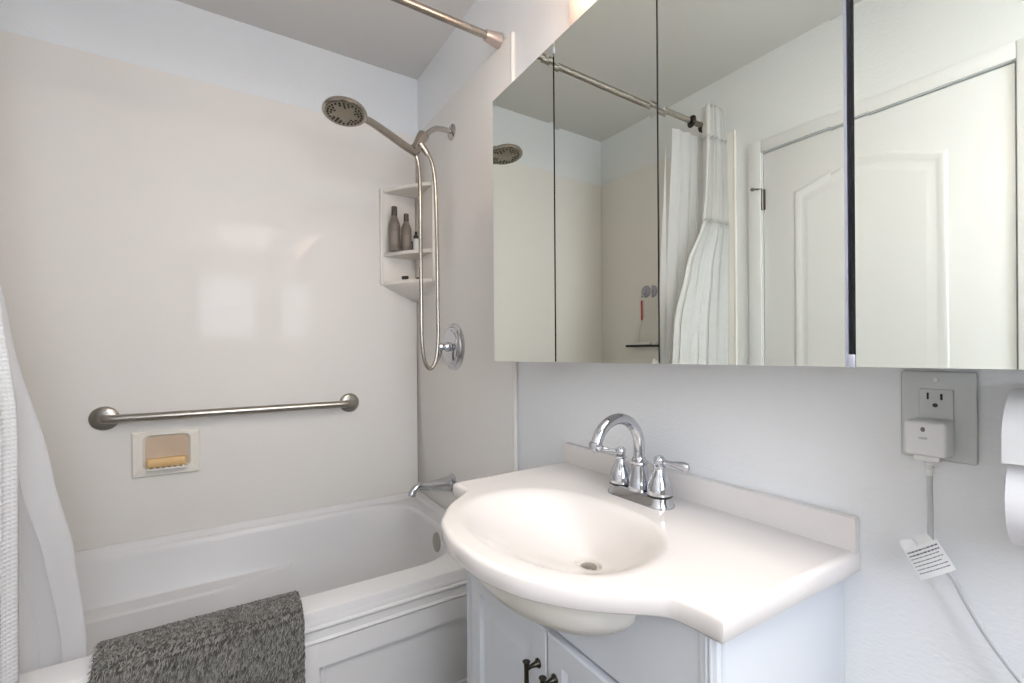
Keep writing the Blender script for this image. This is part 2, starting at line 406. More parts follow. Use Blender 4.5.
b.box(cX - .176, cX - .164, cY - .020, cY, 1.44, 1.876, .004); b.box(cX - .018, cX, cY - .236, cY - .224, 1.44, 1.876, .004)
b.build('back_plate', m_shelf, cs)
ZS = 1.5842
def bottle(x, y, h, r, label):
    t = thing('shampoo_bottle', label, 'bottle', (x, y, ZS), 'shampoo bottles on the corner shelf')
    MB().lathe((x, y, ZS), (0, 0, 1), [(0, 0), (r * .92, 0), (r, .004), (r, h * .55), (r * .93, h * .62), (r * .62, h * .74), (r * .48, h * .79), (0, h * .79)], 28).build('bottle_body', m_bottle, t)
    MB().lathe((x, y, ZS), (0, 0, 1), [(0, h * .79), (r * .50, h * .79), (r * .50, h * .985), (r * .44, h), (0, h)], 24).build('cap', m_bottle_cap, t)
    b = MB(); n = 8; a0 = math.atan2(-y, -x)
    rg = []
    for z in (ZS + h * .12, ZS + h * .42): rg.append([(x + (r + .0004) * math.cos(a0 + (k / n - .5) * 1.2), y + (r + .0004) * math.sin(a0 + (k / n - .5) * 1.2), z) for k in range(n + 1)])
    b.loft(rg, False, False, closed=False); b.build('printed_label', mat('bottle_print', (136, 126, 116), .4), t)
bottle(.668, 2.005, .198, .026, 'taller taupe shampoo bottle, leftmost on the corner shelf')
bottle(.716, 1.985, .168, .023, 'shorter taupe shampoo bottle in the middle of the corner shelf')
t = thing('travel_bottle', 'small white bottle with a black pump cap on the corner shelf', 'bottle', (.762, 1.985, ZS))
MB().lathe((.762, 1.985, ZS), (0, 0, 1), [(0, 0), (.015, 0), (.0155, .003), (.0155, .055), (.010, .062), (0, .062)], 20).build('bottle_body', m_white, t)
MB().lathe((.762, 1.985, ZS), (0, 0, 1), [(0, .062), (.011, .062), (.011, .076), (.006, .078), (.006, .094), (0, .095)], 16).build('cap', m_black, t)
MB().lathe((.742, 1.995, ZS), (0, 0, 1), [(0, 0), (.009, 0), (.009, .048), (.006, .052), (0, .052)], 16).build('travel_bottle', m_black)
tag(bpy.data.objects['travel_bottle.001'], 'tiny black vial squeezed between the shampoo and white bottle', 'bottle')
b = MB().lathe((.69, 1.975, 1.4625), (1, -.3, .12), [(0, 0), (.007, 0), (.008, .006), (.008, .022), (.005, .03), (0, .03)], 14)
tag(b.build('bottle_cap', m_black), 'small black cap lying on the lower corner shelf', 'cap')
b = MB().lathe((.745, 1.94, 1.4595), (1, -.3, .05), [(0, 0), (.005, 0), (.005, .016), (0, .018)], 12)
tag(b.build('hair_clip', m_rubber), 'little dark hair clip at the right of the lower corner shelf', 'hair clip')

# ------------------------------------------------------------------ shower arm, hand shower, hose, valve, spout
YA = 1.68
sa = thing('shower_pipe', 'bent chrome shower pipe with a nickel bracket on the plumbing wall', 'shower pipe', (SX, YA, 2.017))
MB().lathe((SX, YA, 2.017), (-1, 0, 0), [(0, 0), (.031, 0), (.031, .003), (.026, .008), (.014, .012), (0, .012)]).build('wall_flange', m_arm, sa)
MB().tube([(SX - .002, YA, 2.017), (.765, YA, 2.018), (.735, YA, 2.015), (.71, YA, 2.0), (.685, YA - .004, 1.975), (.672, YA - .006, 1.962)], .0105, 16, smooth=5).build('pipe', m_arm, sa)
b = MB().lathe((.678, YA - .004, 1.974), (-.55, -.16, -.82), [(0, 0), (.0185, 0), (.0225, .005), (.0225, .016), (.020, .030), (.0165, .050), (.0135, .070), (.012, .082), (0, .084)])
b.build('ball_bracket', m_nickel, sa)
HB = Vector((.640, 1.655, 1.905))       # cradle centre
hd = Vector((.385, 1.525, 1.912)) - Vector((.628, 1.645, 1.878)); 
b = MB().lathe(Vector((.632, 1.648, 1.896)) - hd.normalized() * .012, hd, [(.0, 0), (.017, 0), (.0185, .004), (.0185, .022), (.017, .026), (0, .026)])
b.build('cradle', m_nickel, sa)
b = MB().lathe((.655, 1.655, 1.925), (.62, -.05, -.78), [(0, 0), (.0135, 0), (.0135, .024), (.0115, .026), (.0115, .044), (.0, .044)])
b.build('hose_outlet', m_nickel, sa)

hs = thing('hand_shower', 'brushed nickel hand shower with a round nozzle face, held in the bracket', 'shower head', (.5, 1.58, 1.86))
E = Vector((.624, 1.646, 1.886)); Hc = Vector((.345, 1.51, 1.895))
nface = Vector((-.06, -.12, -.99)).normalized()     # direction the nozzles look
path = [E, E + (Hc - E) * .18 + Vector((0, 0, .004)), E + (Hc - E) * .42 + Vector((0, 0, .012)), E + (Hc - E) * .64 + Vector((0, 0, .018)), E + (Hc - E) * .8 + Vector((0, 0, .016)), E + (Hc - E) * .92 + Vector((0, 0, .012))]
b = MB().tube(path, lambda t: .0140 + .0015 * math.sin(min(1, t * 1.3) * PI) - .0035 * t, 20, smooth=6)
b.build('handle', m_nickel, hs)
b = MB().lathe(E, path[0] - path[1], [(0, -.03), (.0138, -.03), (.0145, -.006), (.0145, .01), (.012, .014), (0, .014)]); b.build('collar', m_nickel, hs)
RH = .068
hb_ = Hc - nface * .024
MB().lathe(hb_, nface, [(0, 0), (.03, .001), (.052, .006), (.064, .013), (RH, .020), (RH, .026), (RH - .003, .029), (RH - .006, .0275), (0, .0275)], 48).build('head_shell', m_nickel, hs)
fc = hb_ + nface * .0272
MB().lathe(fc, nface, [(0, 0), (.058, 0), (.0585, .0012), (.03, .002), (.028, .0028), (0, .0028)], 48).build('nozzle_face', m_nickel_d, hs)
b = MB(); e1 = nface.orthogonal().normalized(); e2 = nface.cross(e1)
for rr, n, off in ((.051, 25, 0), (.041, 20, .1), (.032, 10, .05)):
    for k in range(n):
        if (k * 5 // n) % 1 == 0 and (k % (n // 5)) == 0 and rr < .05: continue
        a = 2 * PI * k / n + off; c = fc + nface * .001 + (e1 * math.cos(a) + e2 * math.sin(a)) * rr
        b.lathe(c, nface, [(0, 0), (.0036, 0), (.0030, .003), (0, .003)], 8)
b.build('nozzles', m_black, hs)

b = MB().tube([(.677, 1.652, 1.897), (.693, 1.645, 1.868), (.706, 1.642, 1.80), (.711, 1.642, 1.70), (.715, 1.642, 1.52), (.716, 1.642, 1.30), (.716, 1.642, 1.19), (.709, 1.642, 1.115), (.696, 1.641, 1.08), (.682, 1.64, 1.070), (.668, 1.64, 1.08), (.656, 1.64, 1.115), (.649, 1.64, 1.19), (.648, 1.64, 1.3), (.648, 1.642, 1.52), (.648, 1.645, 1.70), (.648, 1.65, 1.80), (.643, 1.653, 1.855), (.634, 1.650, 1.880)], .0074, 14, smooth=8)
tag(b.build('shower_hose', m_nickel), 'flexible metal shower hose hanging in a long loop', 'hose')

vl = thing('shower_valve', 'round stepped chrome shower valve behind the hose loop', 'valve', (SX, 1.675, 1.153))
MB().lathe((SX, 1.675, 1.153), (-1, 0, 0), [(0, 0), (.094, 0), (.094, .004), (.086, .010), (.082, .010), (.080, .014), (.072, .018), (.068, .018), (.066, .022), (.056, .024), (0, .024)], 56).build('escutcheon', m_chrome, vl)
b = MB().lathe((SX - .022, 1.675, 1.153), (-1, 0, 0), [(0, 0), (.02, 0), (.019, .012), (.014, .02), (.013, .03), (.017, .036), (.014, .046), (0, .048)], 28); b.build('handle_hub', m_chrome, vl)
b = MB().tube([(SX - .055, 1.675, 1.150), (SX - .06, 1.69, 1.115), (SX - .07, 1.70, 1.095)], lambda t: .006 + .004 * t, 14, smooth=5); b.sphere((SX - .071, 1.701, 1.092), .0105); b.build('lever', m_chrome, vl)

sp = thing('tub_spout', 'slender chrome tub spout reaching over the tub, behind the sink', 'faucet', (SX, 1.70, .60))
b = MB().tube([(SX, 1.70, .602), (.775, 1.70, .602), (.74, 1.70, .603), (.70, 1.70, .606), (.665, 1.70, .610), (.645, 1.70, .606), (.632, 1.70, .593), (.627, 1.70, .578)], lambda t: .0140 + .020 * max(0, 1 - t * 1.5) ** 1.4 + (.0015 if t > .9 else 0), 24, smooth=6)
b.build('spout_body', m_chrome, sp)
MB().lathe((SX, 1.70, .602), (-1, 0, 0), [(0, 0), (.039, 0), (.039, .004), (.034, .007), (0, .007)], 32).build('wall_flange', m_chrome, sp)

# ------------------------------------------------------------------ curtain rod, curtain, liner
YR, ZR = 1.31, 2.172
rd = thing('curtain_rod', 'brushed nickel shower curtain rod across the tub opening', 'curtain rod', (.05, YR, ZR))
MB().tube([(SL + .03, YR, ZR), (SX - .03, YR, ZR)], .012, 20).build('rod', m_nickel, rd)
for x, s in ((SX, -1), (SL, 1)):
    o = MB().lathe((x, YR, ZR), (s, 0, 0), [(0, 0), (.024, 0), (.024, .006), (.0175, .05), (.0165, .055), (0, .055)], 28).build('end_cap', mat('end_cap_nickel', (205, 192, 184), .3, metal=.9), rd)

def sheet(name, material, parent, z0, z1, left, right, ymid, amp, folds, nz=50, nu=150, thick=.0012, phase=0, fall=None):
    me = bpy.data.meshes.new(name); vs = []; fs = []; uvs = []
    o0 = parent.location
    for i in range(nz + 1):
        z = z0 + (z1 - z0) * i / nz; xl = lerp_tab(left, z); xr = lerp_tab(right, z); ym = lerp_tab(ymid, z); am = lerp_tab(amp, z)
        for j in range(nu + 1):
            u = j / nu; a = 2 * PI * folds * u + phase
            x = xl + (xr - xl) * u + .22 * (xr - xl) / folds * math.sin(2 * a) * .5
            y = ym + am * math.sin(a) + .25 * am * math.sin(2.3 * a + 3 * z)
            vs.append((x - o0.x, y - o0.y, z - o0.z)); uvs.append((u * 1.6, z))
    for i in range(nz):
        for j in range(nu):
            a = i * (nu + 1) + j; fs.append((a, a + 1, a + nu + 2, a + nu + 1))
    me.from_pydata(vs, [], fs); uvl = me.uv_layers.new(name='UVMap')
    for lp in me.loops: uvl.data[lp.index].uv = uvs[lp.vertex_index]
    me.polygons.foreach_set('use_smooth', [True] * len(me.polygons)); me.materials.append(material)
    o = bpy.data.objects.new(name, me); col.objects.link(o); o.parent = parent; WO[o.name] = o0.copy()
    if thick:
        md = o.modifiers.new('thickness', 'SOLIDIFY'); md.thickness = thick; md.offset = 0
    return o
YC = 1.272
ct = thing('shower_curtain', 'white waffle-weave shower curtain with a sheer band, bunched at the left', 'shower curtain', (-.6, YC, .14))
Lx = [(0, -.735), (1.7, -.735), (2.0, -.722), (2.3, -.715)]
Rx = [(.1, -.328), (1.0, -.328), (1.25, -.350), (1.5, -.43), (1.71, -.545), (1.85, -.565), (2.25, -.585)]
amp = [(0, .017), (1.0, .018), (1.7, .02), (2.25, .022)]
ymid = [(0, 1.268), (1.6, 1.270), (2.0, 1.272), (2.25, 1.280)]
sheet('waffle_panel', m_waffle, ct, .14, 1.715, Lx, Rx, ymid, amp, 6, nz=70)
sheet('sheer_band', m_sheer, ct, 1.715, 2.105, Lx, Rx, ymid, amp, 6, nz=16)
sheet('heading', m_head, ct, 2.105, 2.25, Lx, Rx, ymid, amp, 6, nz=8, thick=.002)
for k, x in enumerate((-.53, -.615, -.655, -.70)):
    b = MB(); n = 28; c = Vector((x, YR, ZR)); ax = Vector((1, .35 if k == 0 else .1, .1)).normalized()
    e1 = (Vector((0, 0, 1)) - ax * ax.z).normalized(); e2 = ax.cross(e1)
    P = [c + (e1 * math.cos(2 * PI * j / n) + e2 * math.sin(2 * PI * j / n)) * .0205 for j in range(n + 1)]
    b.tube(P, .0075, 10); b.build('ring', m_pewter, ct)
ln = thing('shower_liner', 'plain translucent white liner hanging inside the tub behind the curtain', 'shower liner', (-.5, 1.4, .3))
sheet('liner_sheet', m_liner, ln, .30, 2.13, [(0, -.57), (.5, -.59), (.8, -.69), (2.3, -.725)],
      [(.3, -.258), (.45, -.258), (.70, -.273), (.876, -.303), (1.19, -.358), (1.46, -.405), (2.13, -.43)],
      [(.3, 1.445), (.5, 1.435), (.8, 1.39), (1.2, 1.35), (2.13, 1.335)], [(.3, .009), (.9, .009), (1.5, .010), (2.13, .008)], 4.25, nz=60, nu=110, thick=0, phase=.3)

# ------------------------------------------------------------------ bath mat (chenille)
def fold_path(s):
    """cross-section over the tub rim: s in metres from the inner end"""
    # inner hang, over the rim, outer hang
    pts = [(1.420, .36), (1.412, .43), (1.405, .456), (1.392, .465), (1.375, .469), (1.345, .470), (1.318, .468), (1.302, .463), (1.290, .453), (1.284, .438), (1.280, .38), (1.279, .12)]
    d = 0
    for (a, b_), (c, e) in zip(pts, pts[1:]):
        L = math.hypot(c - a, e - b_)
        if s <= d + L:
            t = (s - d) / L; return (a + (c - a) * t, b_ + (e - b_) * t, (c - a) / L, (e - b_) / L)
        d += L
    L = math.hypot(pts[-1][0] - pts[-2][0], pts[-1][1] - pts[-2][1]); return (pts[-1][0], pts[-1][1], 0, -1)
MX0, MX1, ML = -.228, .183, .50
b = MB(); ns = 50; nx = 20; th = .006
rg = []
for i in range(ns + 1):
    y, z, dy, dz = fold_path(ML * i / ns); nyv, nzv = -dz * -1, dy * -1
    ny_, nz_ = dz, -dy                      # outward normal
    row = [(MX0 + (MX1 - MX0) * j / nx, y, z) for j in range(nx + 1)] + [(MX1 - (MX1 - MX0) * j / nx, y + ny_ * th, z + nz_ * th) for j in range(nx + 1)]
    rg.append(row)
b.loft(rg)
mm = bpy.data.materials.new('chenille_grey'); mm.use_nodes = True
nt = mm.node_tree; pb = nt.nodes['Principled BSDF']; pb.inputs['Roughness'].default_value = .9; pb.inputs['Specular IOR Level'].default_value = .1
pb.inputs['Sheen Weight'].default_value = .3
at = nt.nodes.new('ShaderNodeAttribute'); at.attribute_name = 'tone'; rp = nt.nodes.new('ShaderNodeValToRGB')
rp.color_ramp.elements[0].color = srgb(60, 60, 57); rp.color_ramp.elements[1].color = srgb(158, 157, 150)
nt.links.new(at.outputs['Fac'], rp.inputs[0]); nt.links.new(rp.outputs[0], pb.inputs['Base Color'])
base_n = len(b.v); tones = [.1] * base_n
for k in range(27000):
    s = random.random() * ML; x = MX0 + (MX1 - MX0) * random.random()
    y, z, dy, dz = fold_path(s); N = Vector((0, dz, -dy)); Tn = Vector((0, dy, dz))
    p = Vector((x, y, z)) + N * th
    lean = Tn * random.uniform(.1, .9) + Vector((random.uniform(-.75, .15), 0, 0)) + Vector((0, 0, -.35))
    d1 = (N * .8 + lean * .5).normalized(); d2 = (N * .25 + lean).normalized()
    L = random.uniform(.009, .014); r = random.uniform(.0008, .0013)
    q = p + d1 * L * .5; e = q + d2 * L * .55
    if min(N.dot(e - p), 9) < .002: e += N * .004
    a = d1.orthogonal().normalized(); c = d1.cross(a); V = []
    for cc, rr in ((p, r), (q, r * 1.15)):
        for j in range(4):
            an = PI / 2 * j; V.append(cc + (a * math.cos(an) + c * math.sin(an)) * rr)
    for j in range(4):
        an = PI / 2 * j; V.append(e + (a * math.cos(an) + c * math.sin(an)) * r * .55)
    fs = [(i * 4 + j, i * 4 + (j + 1) % 4, (i + 1) * 4 + (j + 1) % 4, (i + 1) * 4 + j) for i in (0, 1) for j in range(4)] + [(8, 9, 10, 11)]
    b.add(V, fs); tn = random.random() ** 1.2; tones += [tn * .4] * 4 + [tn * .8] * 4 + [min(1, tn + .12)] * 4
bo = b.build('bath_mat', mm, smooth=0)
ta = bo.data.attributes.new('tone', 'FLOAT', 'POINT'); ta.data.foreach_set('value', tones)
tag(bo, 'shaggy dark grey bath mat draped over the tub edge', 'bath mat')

# ------------------------------------------------------------------ vanity cabinet
VX, VY0, VY1, VT, VB = .489, .322, .962, .83, .797
vc = thing('vanity_cabinet', 'white bathroom vanity cabinet with two raised-panel doors', 'cabinet', (.65, .642, 0))
b = MB()
# carcass without its front panel
b.box(VX + .0135, WR - .001, VY0, VY0 + .016, .0, VB - .001, .001); b.box(VX + .0135, WR - .001, VY1 - .016, VY1, .0, VB - .001, .001)
b.box(VX + .02, WR - .001, VY0 + .016, VY1 - .016, .09, .105); b.box(VX + .06, VX + .075, VY0 + .016, VY1 - .016, 0, .09)
b.build('carcass', m_vwhite, vc)
def bowl_ring(s, z, cx=.503, cy=.655, ax=.150, ay=.208, n=96, e=2.35):
    out = []
    for k in range(n):
        a = 2 * PI * k / n; c = math.cos(a); q = math.sin(a)
        out.append((cx + s * ax * math.copysign(abs(c) ** (2 / e), c), cy + s * ay * math.copysign(abs(q) ** (2 / e), q), z))
    return out
# apron panel above the doors, dipping around the bowl
b = MB(); pp = [(VY0 + .0165, .652), (VY0 + .0165, VB - .001)]
for k in range(25):
    a = PI * k / 24; c, q = math.cos(a), math.sin(a)
    pp.append((.652 - .195 * math.copysign(abs(c) ** .85, c), VB - .001 - .06 * q ** .85))
pp += [(VY1 - .0165, VB - .001), (VY1 - .0165, .652)]
b.prism(pp, 0, VX, VX + .018)
b.build('front_panel', m_vwhite, vc)
for y0, y1 in ((VY0, VY0 + .024), (VY1 - .024, VY1)):
    b = MB(); b.box(VX - .002, VX + .014, y0, y1, 0, VB - .0015, .002)
    oy, sy = (y0, 1) if y0 < .6 else (y1, -1)
    for k in (.008, .0135): b.tube([(VX - .0022, oy + sy * k, .02), (VX - .0022, oy + sy * k, VB - .0016)], .0021, 8)
    b.tube([(VX + .008, oy, .02), (VX + .008, oy, VB - .0016)], .0018, 8)
    b.build('fluted_post', m_vwhite, vc)
MB().box(VX, VX + .018, VY0 + .037, VY1 - .037, .09, .11, .001).build('bottom_rail', m_vwhite, vc)
def vdoor(y0, y1, hy):
    xf = VX - .010; xb = VX + .008; z0, z1 = .115, .646
    P = [(y0, z0), (y1, z0), (y1, z1), (y0, z1)]
    def ring(d, x): return [(x, y0 + d, z0 + d), (x, y1 - d, z0 + d), (x, y1 - d, z1 - d), (x, y0 + d, z1 - d)]
    b = MB().loft([ring(0, xb), ring(0, xf + .003), ring(.003, xf), ring(.040, xf), ring(.043, xf + .004), ring(.047, xf + .008), ring(.053, xf + .008), ring(.075, xf + .002), ring(.078, xf + .0015)])
    d = b.build('door', m_vwhite, vc, smooth=25)
    h = MB(); zt, zb = .590, .500; xh = xf - .026
    for zz in (zt - .012, zb + .012):
        h.lathe((xf, hy, zz), (-1, 0, 0), [(0, 0), (.0085, 0), (.0085, .002), (.005, .006), (.0035, .016), (.005, .026), (0, .027)], 16)
    h.tube([(xh, hy, zb), (xh, hy, zb + .006), (xh, hy, zb + .02), (xh, hy, (zt + zb) / 2), (xh, hy, zt - .02), (xh, hy, zt - .006), (xh, hy, zt)], lambda t: .0042 + .0028 * abs(2 * t - 1) ** 5, 14, smooth=4)
    sub(h, 'handle', m_pewter, d)
vdoor(.360, .6405, .618); vdoor(.6435, .924, .666)

# ------------------------------------------------------------------ vanity top with basin
vt = thing('bathroom_sink', 'off-white bow-front sink top with integral oval basin', 'sink', (.6, .645, VB))
cy0, cy1 = .311, .975; cyc = (cy0 + cy1) / 2
half = [(.8155, .0), (.8155, .340), (.483, .332), (.482, .300), (.478, .268), (.462, .248), (.436, .226), (.405, .198), (.380, .166), (.356, .128), (.341, .085), (.332, .042), (.330, 0)]
pl = [(x, cyc - d) for x, d in half] ; pl2 = [(x, cyc + d) for x, d in reversed(half)]
right_seg = catmull([Vector((x, y, 0)) for x, y in pl[3:]], 5); left_seg = catmull([Vector((x, y, 0)) for x, y in pl2[:-3]], 5)
outline = [(.8155, cyc), (.8155, cy0 - .011), (.483, cy0)] + [(p.x, p.y) for p in right_seg] + [(p.x, p.y) for p in left_seg] + [(.483, cy1), (.8155, cy1 + .014)]
outline = [(x - .035 * (y - cy0) if x < .7 else x, y) for x, y in outline]
outline = [p for i, p in enumerate(outline) if math.hypot(p[0] - outline[i - 1][0], p[1] - outline[i - 1][1]) > 1e-5]
cxo, cyo = .54, cyc
out0 = []
for (x0, y0), (x1, y1) in zip(outline, outline[1:] + outline[:1]):
    L = math.hypot(x1 - x0, y1 - y0); k = max(1, int(L / .006))
    for q in range(k): out0.append((x0 + (x1 - x0) * q / k, y0 + (y1 - y0) * q / k))
nO = len(out0); angs = []
for x, y in out0:
    a = math.atan2(y - cyo, x - cxo)
    while angs and a > angs[-1] + 1e-9 and a - angs[-1] > PI: a -= 2 * PI
    if angs: 
        while a > angs[-1] + PI: a -= 2 * PI
        a = min(a, angs[-1] - 1e-4)
    angs.append(a)
def normal(i):
    (xa, ya), (x, y), (xb, yb) = out0[i - 1], out0[i], out0[(i + 1) % nO]
    n1 = (-(y - ya), x - xa); n2 = (-(yb - y), xb - x)
    l1 = math.hypot(*n1); l2 = math.hypot(*n2); n1 = (n1[0] / l1, n1[1] / l1); n2 = (n2[0] / l2, n2[1] / l2)
    m = (n1[0] + n2[0], n1[1] + n2[1]); d = 1 + n1[0] * n2[0] + n1[1] * n2[1]
    return (m[0] / d, m[1] / d)
nrm = [normal(i) for i in range(nO)]
# inward = the side of the basin centre
sg = 1 if (nrm[0][0] * (cxo - out0[0][0]) + nrm[0][1] * (cyo - out0[0][1])) > 0 else -1
def oring(d, z):
    return [(x if x > .815 else x + sg * n[0] * d, y + sg * n[1] * d, z) for (x, y), n in zip(out0, nrm)]
def ering(s, z, cx, cy, ax=.147, ay=.202, e=2.3):
    r = []
    for a in angs:
        c, q = math.cos(a), math.sin(a); k = (abs(c / ax) ** e + abs(q / ay) ** e) ** (-1 / e)
        r.append((cx + s * k * c, cy + s * k * q, z))
    return r
bc = (.507, .648); dc = (.583, .648)
def rim_angle(a, ax=.147 * 1.06, ay=.202 * 1.06, e=2.3):
    lo, hi = 0, .5
    for _ in range(40):
        t = (lo + hi) / 2; x = cxo + t * math.cos(a) - bc[0]; y = cyo + t * math.sin(a) - bc[1]
        if abs(x / ax) ** e + abs(y / ay) ** e > 1: hi = t
        else: lo = t
    return math.atan2(y, x)
angs = [rim_angle(a) for a in angs]
def bs(t): return (bc[0] + (dc[0] - bc[0]) * t, bc[1] + (dc[1] - bc[1]) * t)
rings = [oring(.012, VB), oring(.003, VB), oring(.0, VB + .003), oring(-.0, VT - .008), oring(.001, VT - .0045), oring(.003, VT - .002), oring(.006, VT - .0004), oring(.009, VT), oring(.0095, VT)]
b = MB().loft(rings, cap0=False, cap1=False)
inner = ering(1.07, VT, *bs(0)); outer = rings[-1]
from mathutils.geometry import tessellate_polygon
allv = list(outer) + list(inner)
tris = tessellate_polygon([[Vector(p) for p in outer], [Vector(p) for p in inner]])
b.add(allv, [t for t in tris])
rings = [inner, ering(1.06, VT, *bs(0))]
for s, z, t in ((1.04, -.0003, 0), (1.015, -.001, 0), (.98, -.003, .01), (.94, -.007, .03), (.87, -.0145, .08), (.77, -.028, .2), (.65, -.0435, .36), (.51, -.0605, .55), (.37, -.075, .73), (.26, -.086, .86), (.19, -.0915, .95), (.145, -.0935, 1), (.132, -.095, 1), (.128, -.103, 1), (.02, -.103, 1)):
    rings.append(ering(s, VT + z, *bs(t)))
b.loft(rings, cap0=False, cap1=True)
b.build('basin_deck', m_top, vt, smooth=80)
# outside of the bowl below the deck
rings = []
for s, z, t in ((1.04, VB + .001, 0), (1.02, VB - .02, .0), (.98, VB - .044, .02), (.89, VB - .066, .08), (.72, VB - .082, .24), (.45, VB - .092, .5), (.2, VB - .095, .8)):
    rings.append(ering(s, z, *bs(t)))
MB().loft(rings, cap0=False, cap1=True).build('bowl_underside', mat('bowl_underside', (226, 223, 214), .3), vt)
b = MB(); b.loft([[(x, y, z) for x, y in ((WR - .001, cy0 - .010 + i), (WR - .001, cy1 + .013 - i), (.800 + i, cy1 + .013 - i), (.800 + i, cy0 - .010 + i))] for i, z in ((0, VT - .002), (0, .876), (.0012, .8795), (.004, .881))])
b.build('backsplash', m_top, vt)
MB().lathe((dc[0] + .0, dc[1], VT - .1028), (0, 0, 1), [(0, 0), (.0155, 0), (.0165, .002), (.015, .004), (.012, .0052), (0, .006)], 32).build('drain_stopper', m_nickel, vt)['label'] = 'grey metal drain stopper'

# ------------------------------------------------------------------ basin faucet
FX, FY, FZ = .728, .653, VT + .0003
fa = thing('basin_faucet', 'chrome gooseneck faucet with two lever handles on the sink deck', 'faucet', (FX, FY, FZ))
def stad(dx, z): return [(p[0], p[1], z) for p in rrect(FX - .028 + dx, FX + .028 - dx, FY - .079 + dx, FY + .079 - dx, .027 - dx, z)]
MB().loft([stad(0, FZ), stad(0, FZ + .003), stad(.004, FZ + .008), stad(.006, FZ + .018), stad(.009, FZ + .021)]).build('base_plate', m_chrome, fa)
BZ0 = FZ + .0195
body = [(0, 0), (.0235, 0), (.024, .004), (.021, .014), (.0185, .03), (.0165, .044), (.0155, .05), (.0185, .053), (.0185, .058), (.0145, .061), (.013, .066), (0, .066)]
MB().lathe((FX, FY, BZ0), (0, 0, 1), body, 36).build('spout_base', m_chrome, fa)
P = [(FX, FY, BZ0 + .05), (FX, FY, FZ + .100)]
rg_ = .0605
for k in range(1, 15):
    a = PI * k / 14 * .93; P.append((FX - rg_ + rg_ * math.cos(a), FY, FZ + .108 + rg_ * math.sin(a)))
MB().tube(P, .0112, 20, smooth=2).build('gooseneck', m_chrome, fa)
tip = Vector(P[-1]); td = (Vector(P[-1]) - Vector(P[-2])).normalized()
MB().lathe(tip - td * .006, td, [(0, 0), (.0125, 0), (.0145, .002), (.0145, .007), (.013, .009), (.013, .0155), (0, .0155)], 28).build('aerator', m_chrome, fa)
for dy, tgt in ((-.051, Vector((.742, .5435, FZ + .083))), (.051, Vector((.690, .758, FZ + .090)))):
    c = Vector((FX, FY + dy, BZ0))
    MB().lathe(c, (0, 0, 1), [(0, 0), (.0245, 0), (.0245, .003), (.0235, .0035)], 36).build('seal_ring', m_rubber, fa)
    MB().lathe(c + Vector((0, 0, .0036)), (0, 0, 1), [(0, 0), (.0245, 0), (.0243, .006), (.0225, .016), (.019, .027), (.0145, .037), (.0105, .045), (.0095, .049), (.012, .052), (.012, .055), (.0085, .058), (.0108, .062), (.0108, .069), (.007, .074), (0, .0755)], 36).build('handle_base', m_chrome, fa)
    a = c + Vector((0, 0, .068)); d = tgt - a; L = d.length
    MB().lathe(a, d, [(0, 0), (.0050, .0), (.0046, L * .2), (.0042, L * .3), (.0052, L * .45), (.0075, L * .62), (.0092, L * .76), (.0094, L * .86), (.0075, L * .945), (.004, L * .985), (0, L)], 24, ex=.75).build('lever', m_chrome, fa)

# ------------------------------------------------------------------ mirrored medicine cabinet
MXF = .645; CZ0, CZ1 = 1.107, 1.826
mc = thing('medicine_cabinet', 'wide mirrored medicine cabinet hanging above the sink', 'mirror cabinet', (WR, .53, CZ0))
def shz(y, z):   # hung a touch out of level
    k = (1.095 - y); return z + .007 * k if z < 1.5 else z + .028 * k
def skew(b): b.v = [(x, y, shz(y, z)) for x, y, z in b.v]; return b
skew(MB().box(MXF + .012, WR - .001, -.05, 1.088, CZ0 + .004, CZ1 - .004, .001)).build('cabinet_body', m_body, mc)
DO = [(1.095, .8240), (.8190, .5350), (.5300, .2515), (.2405, -.047)]
for y1, y0 in DO:
    bw = .0145; dp = -.00014
    def rg2(d, x): return [(x, y0 + d, CZ0 + d), (x, y1 - d, CZ0 + d), (x, y1 - d, CZ1 - d), (x, y0 + d, CZ1 - d)]
    b = MB().loft([rg2(0, MXF + .0035), rg2(0, MXF + dp), rg2(bw, MXF)])
    yaw = .007 if y1 == .8190 else 0
    tw = lambda q: [(x - yaw * (y - y0) + yaw * .28, y, z) for x, y, z in q] if yaw else q
    b.v = tw(b.v); d = skew(b).build('mirror_door', m_mirror, mc, smooth=0)
    k = skew(MB().box(MXF + .0036, MXF + .0115, y0 + .001, y1 - .001, CZ0 + .001, CZ1 - .001))
    sub(k, 'door_frame', m_gap, d)
skew(MB().box(MXF + .0095, MXF + .0119, .2400, .2520, CZ0 + .006, CZ1)).build('gap_shade_strip', m_black, mc)  # black strip standing in for the shade inside the gap between doors
b = skew(MB().box(MXF - .0012, MXF + .0094, .2478, .2513, CZ0, CZ1)); b.build('edge_trim', mat('blue_steel_edge', (196, 200, 216), .3, metal=1), mc)['label'] = 'chrome edge strip'
for y, z in ((.8215, CZ1 - .02), (.2455, CZ0 + .006)):
    skew(MB().box(MXF - .002, MXF + .006, y - .004, y + .004, z - .007, z + .009, .0015)).build('clip', m_clear, mc)

# ------------------------------------------------------------------ vanity light above the cabinet
lf = thing('vanity_light', 'warm vanity light bar above the mirror cabinet', 'light', (WR, .66, 1.985))
MB().box(WR - .03, WR - .001, .40, .937, 1.985, 2.13, .004).build('backplate', m_gold, lf)
for k in range(4):
    y = .47 + .125 * k
    bs_ = MB().lathe((WR - .03, y, 2.06), (-1, 0, 0), [(0, 0), (.025, 0), (.025, .01), (.018, .03), (0, .03)], 24).build('socket', m_gold, lf)
    b = MB().sphere((WR - .097, y, 2.06), .040); b.build('bulb', m_bulb, lf)
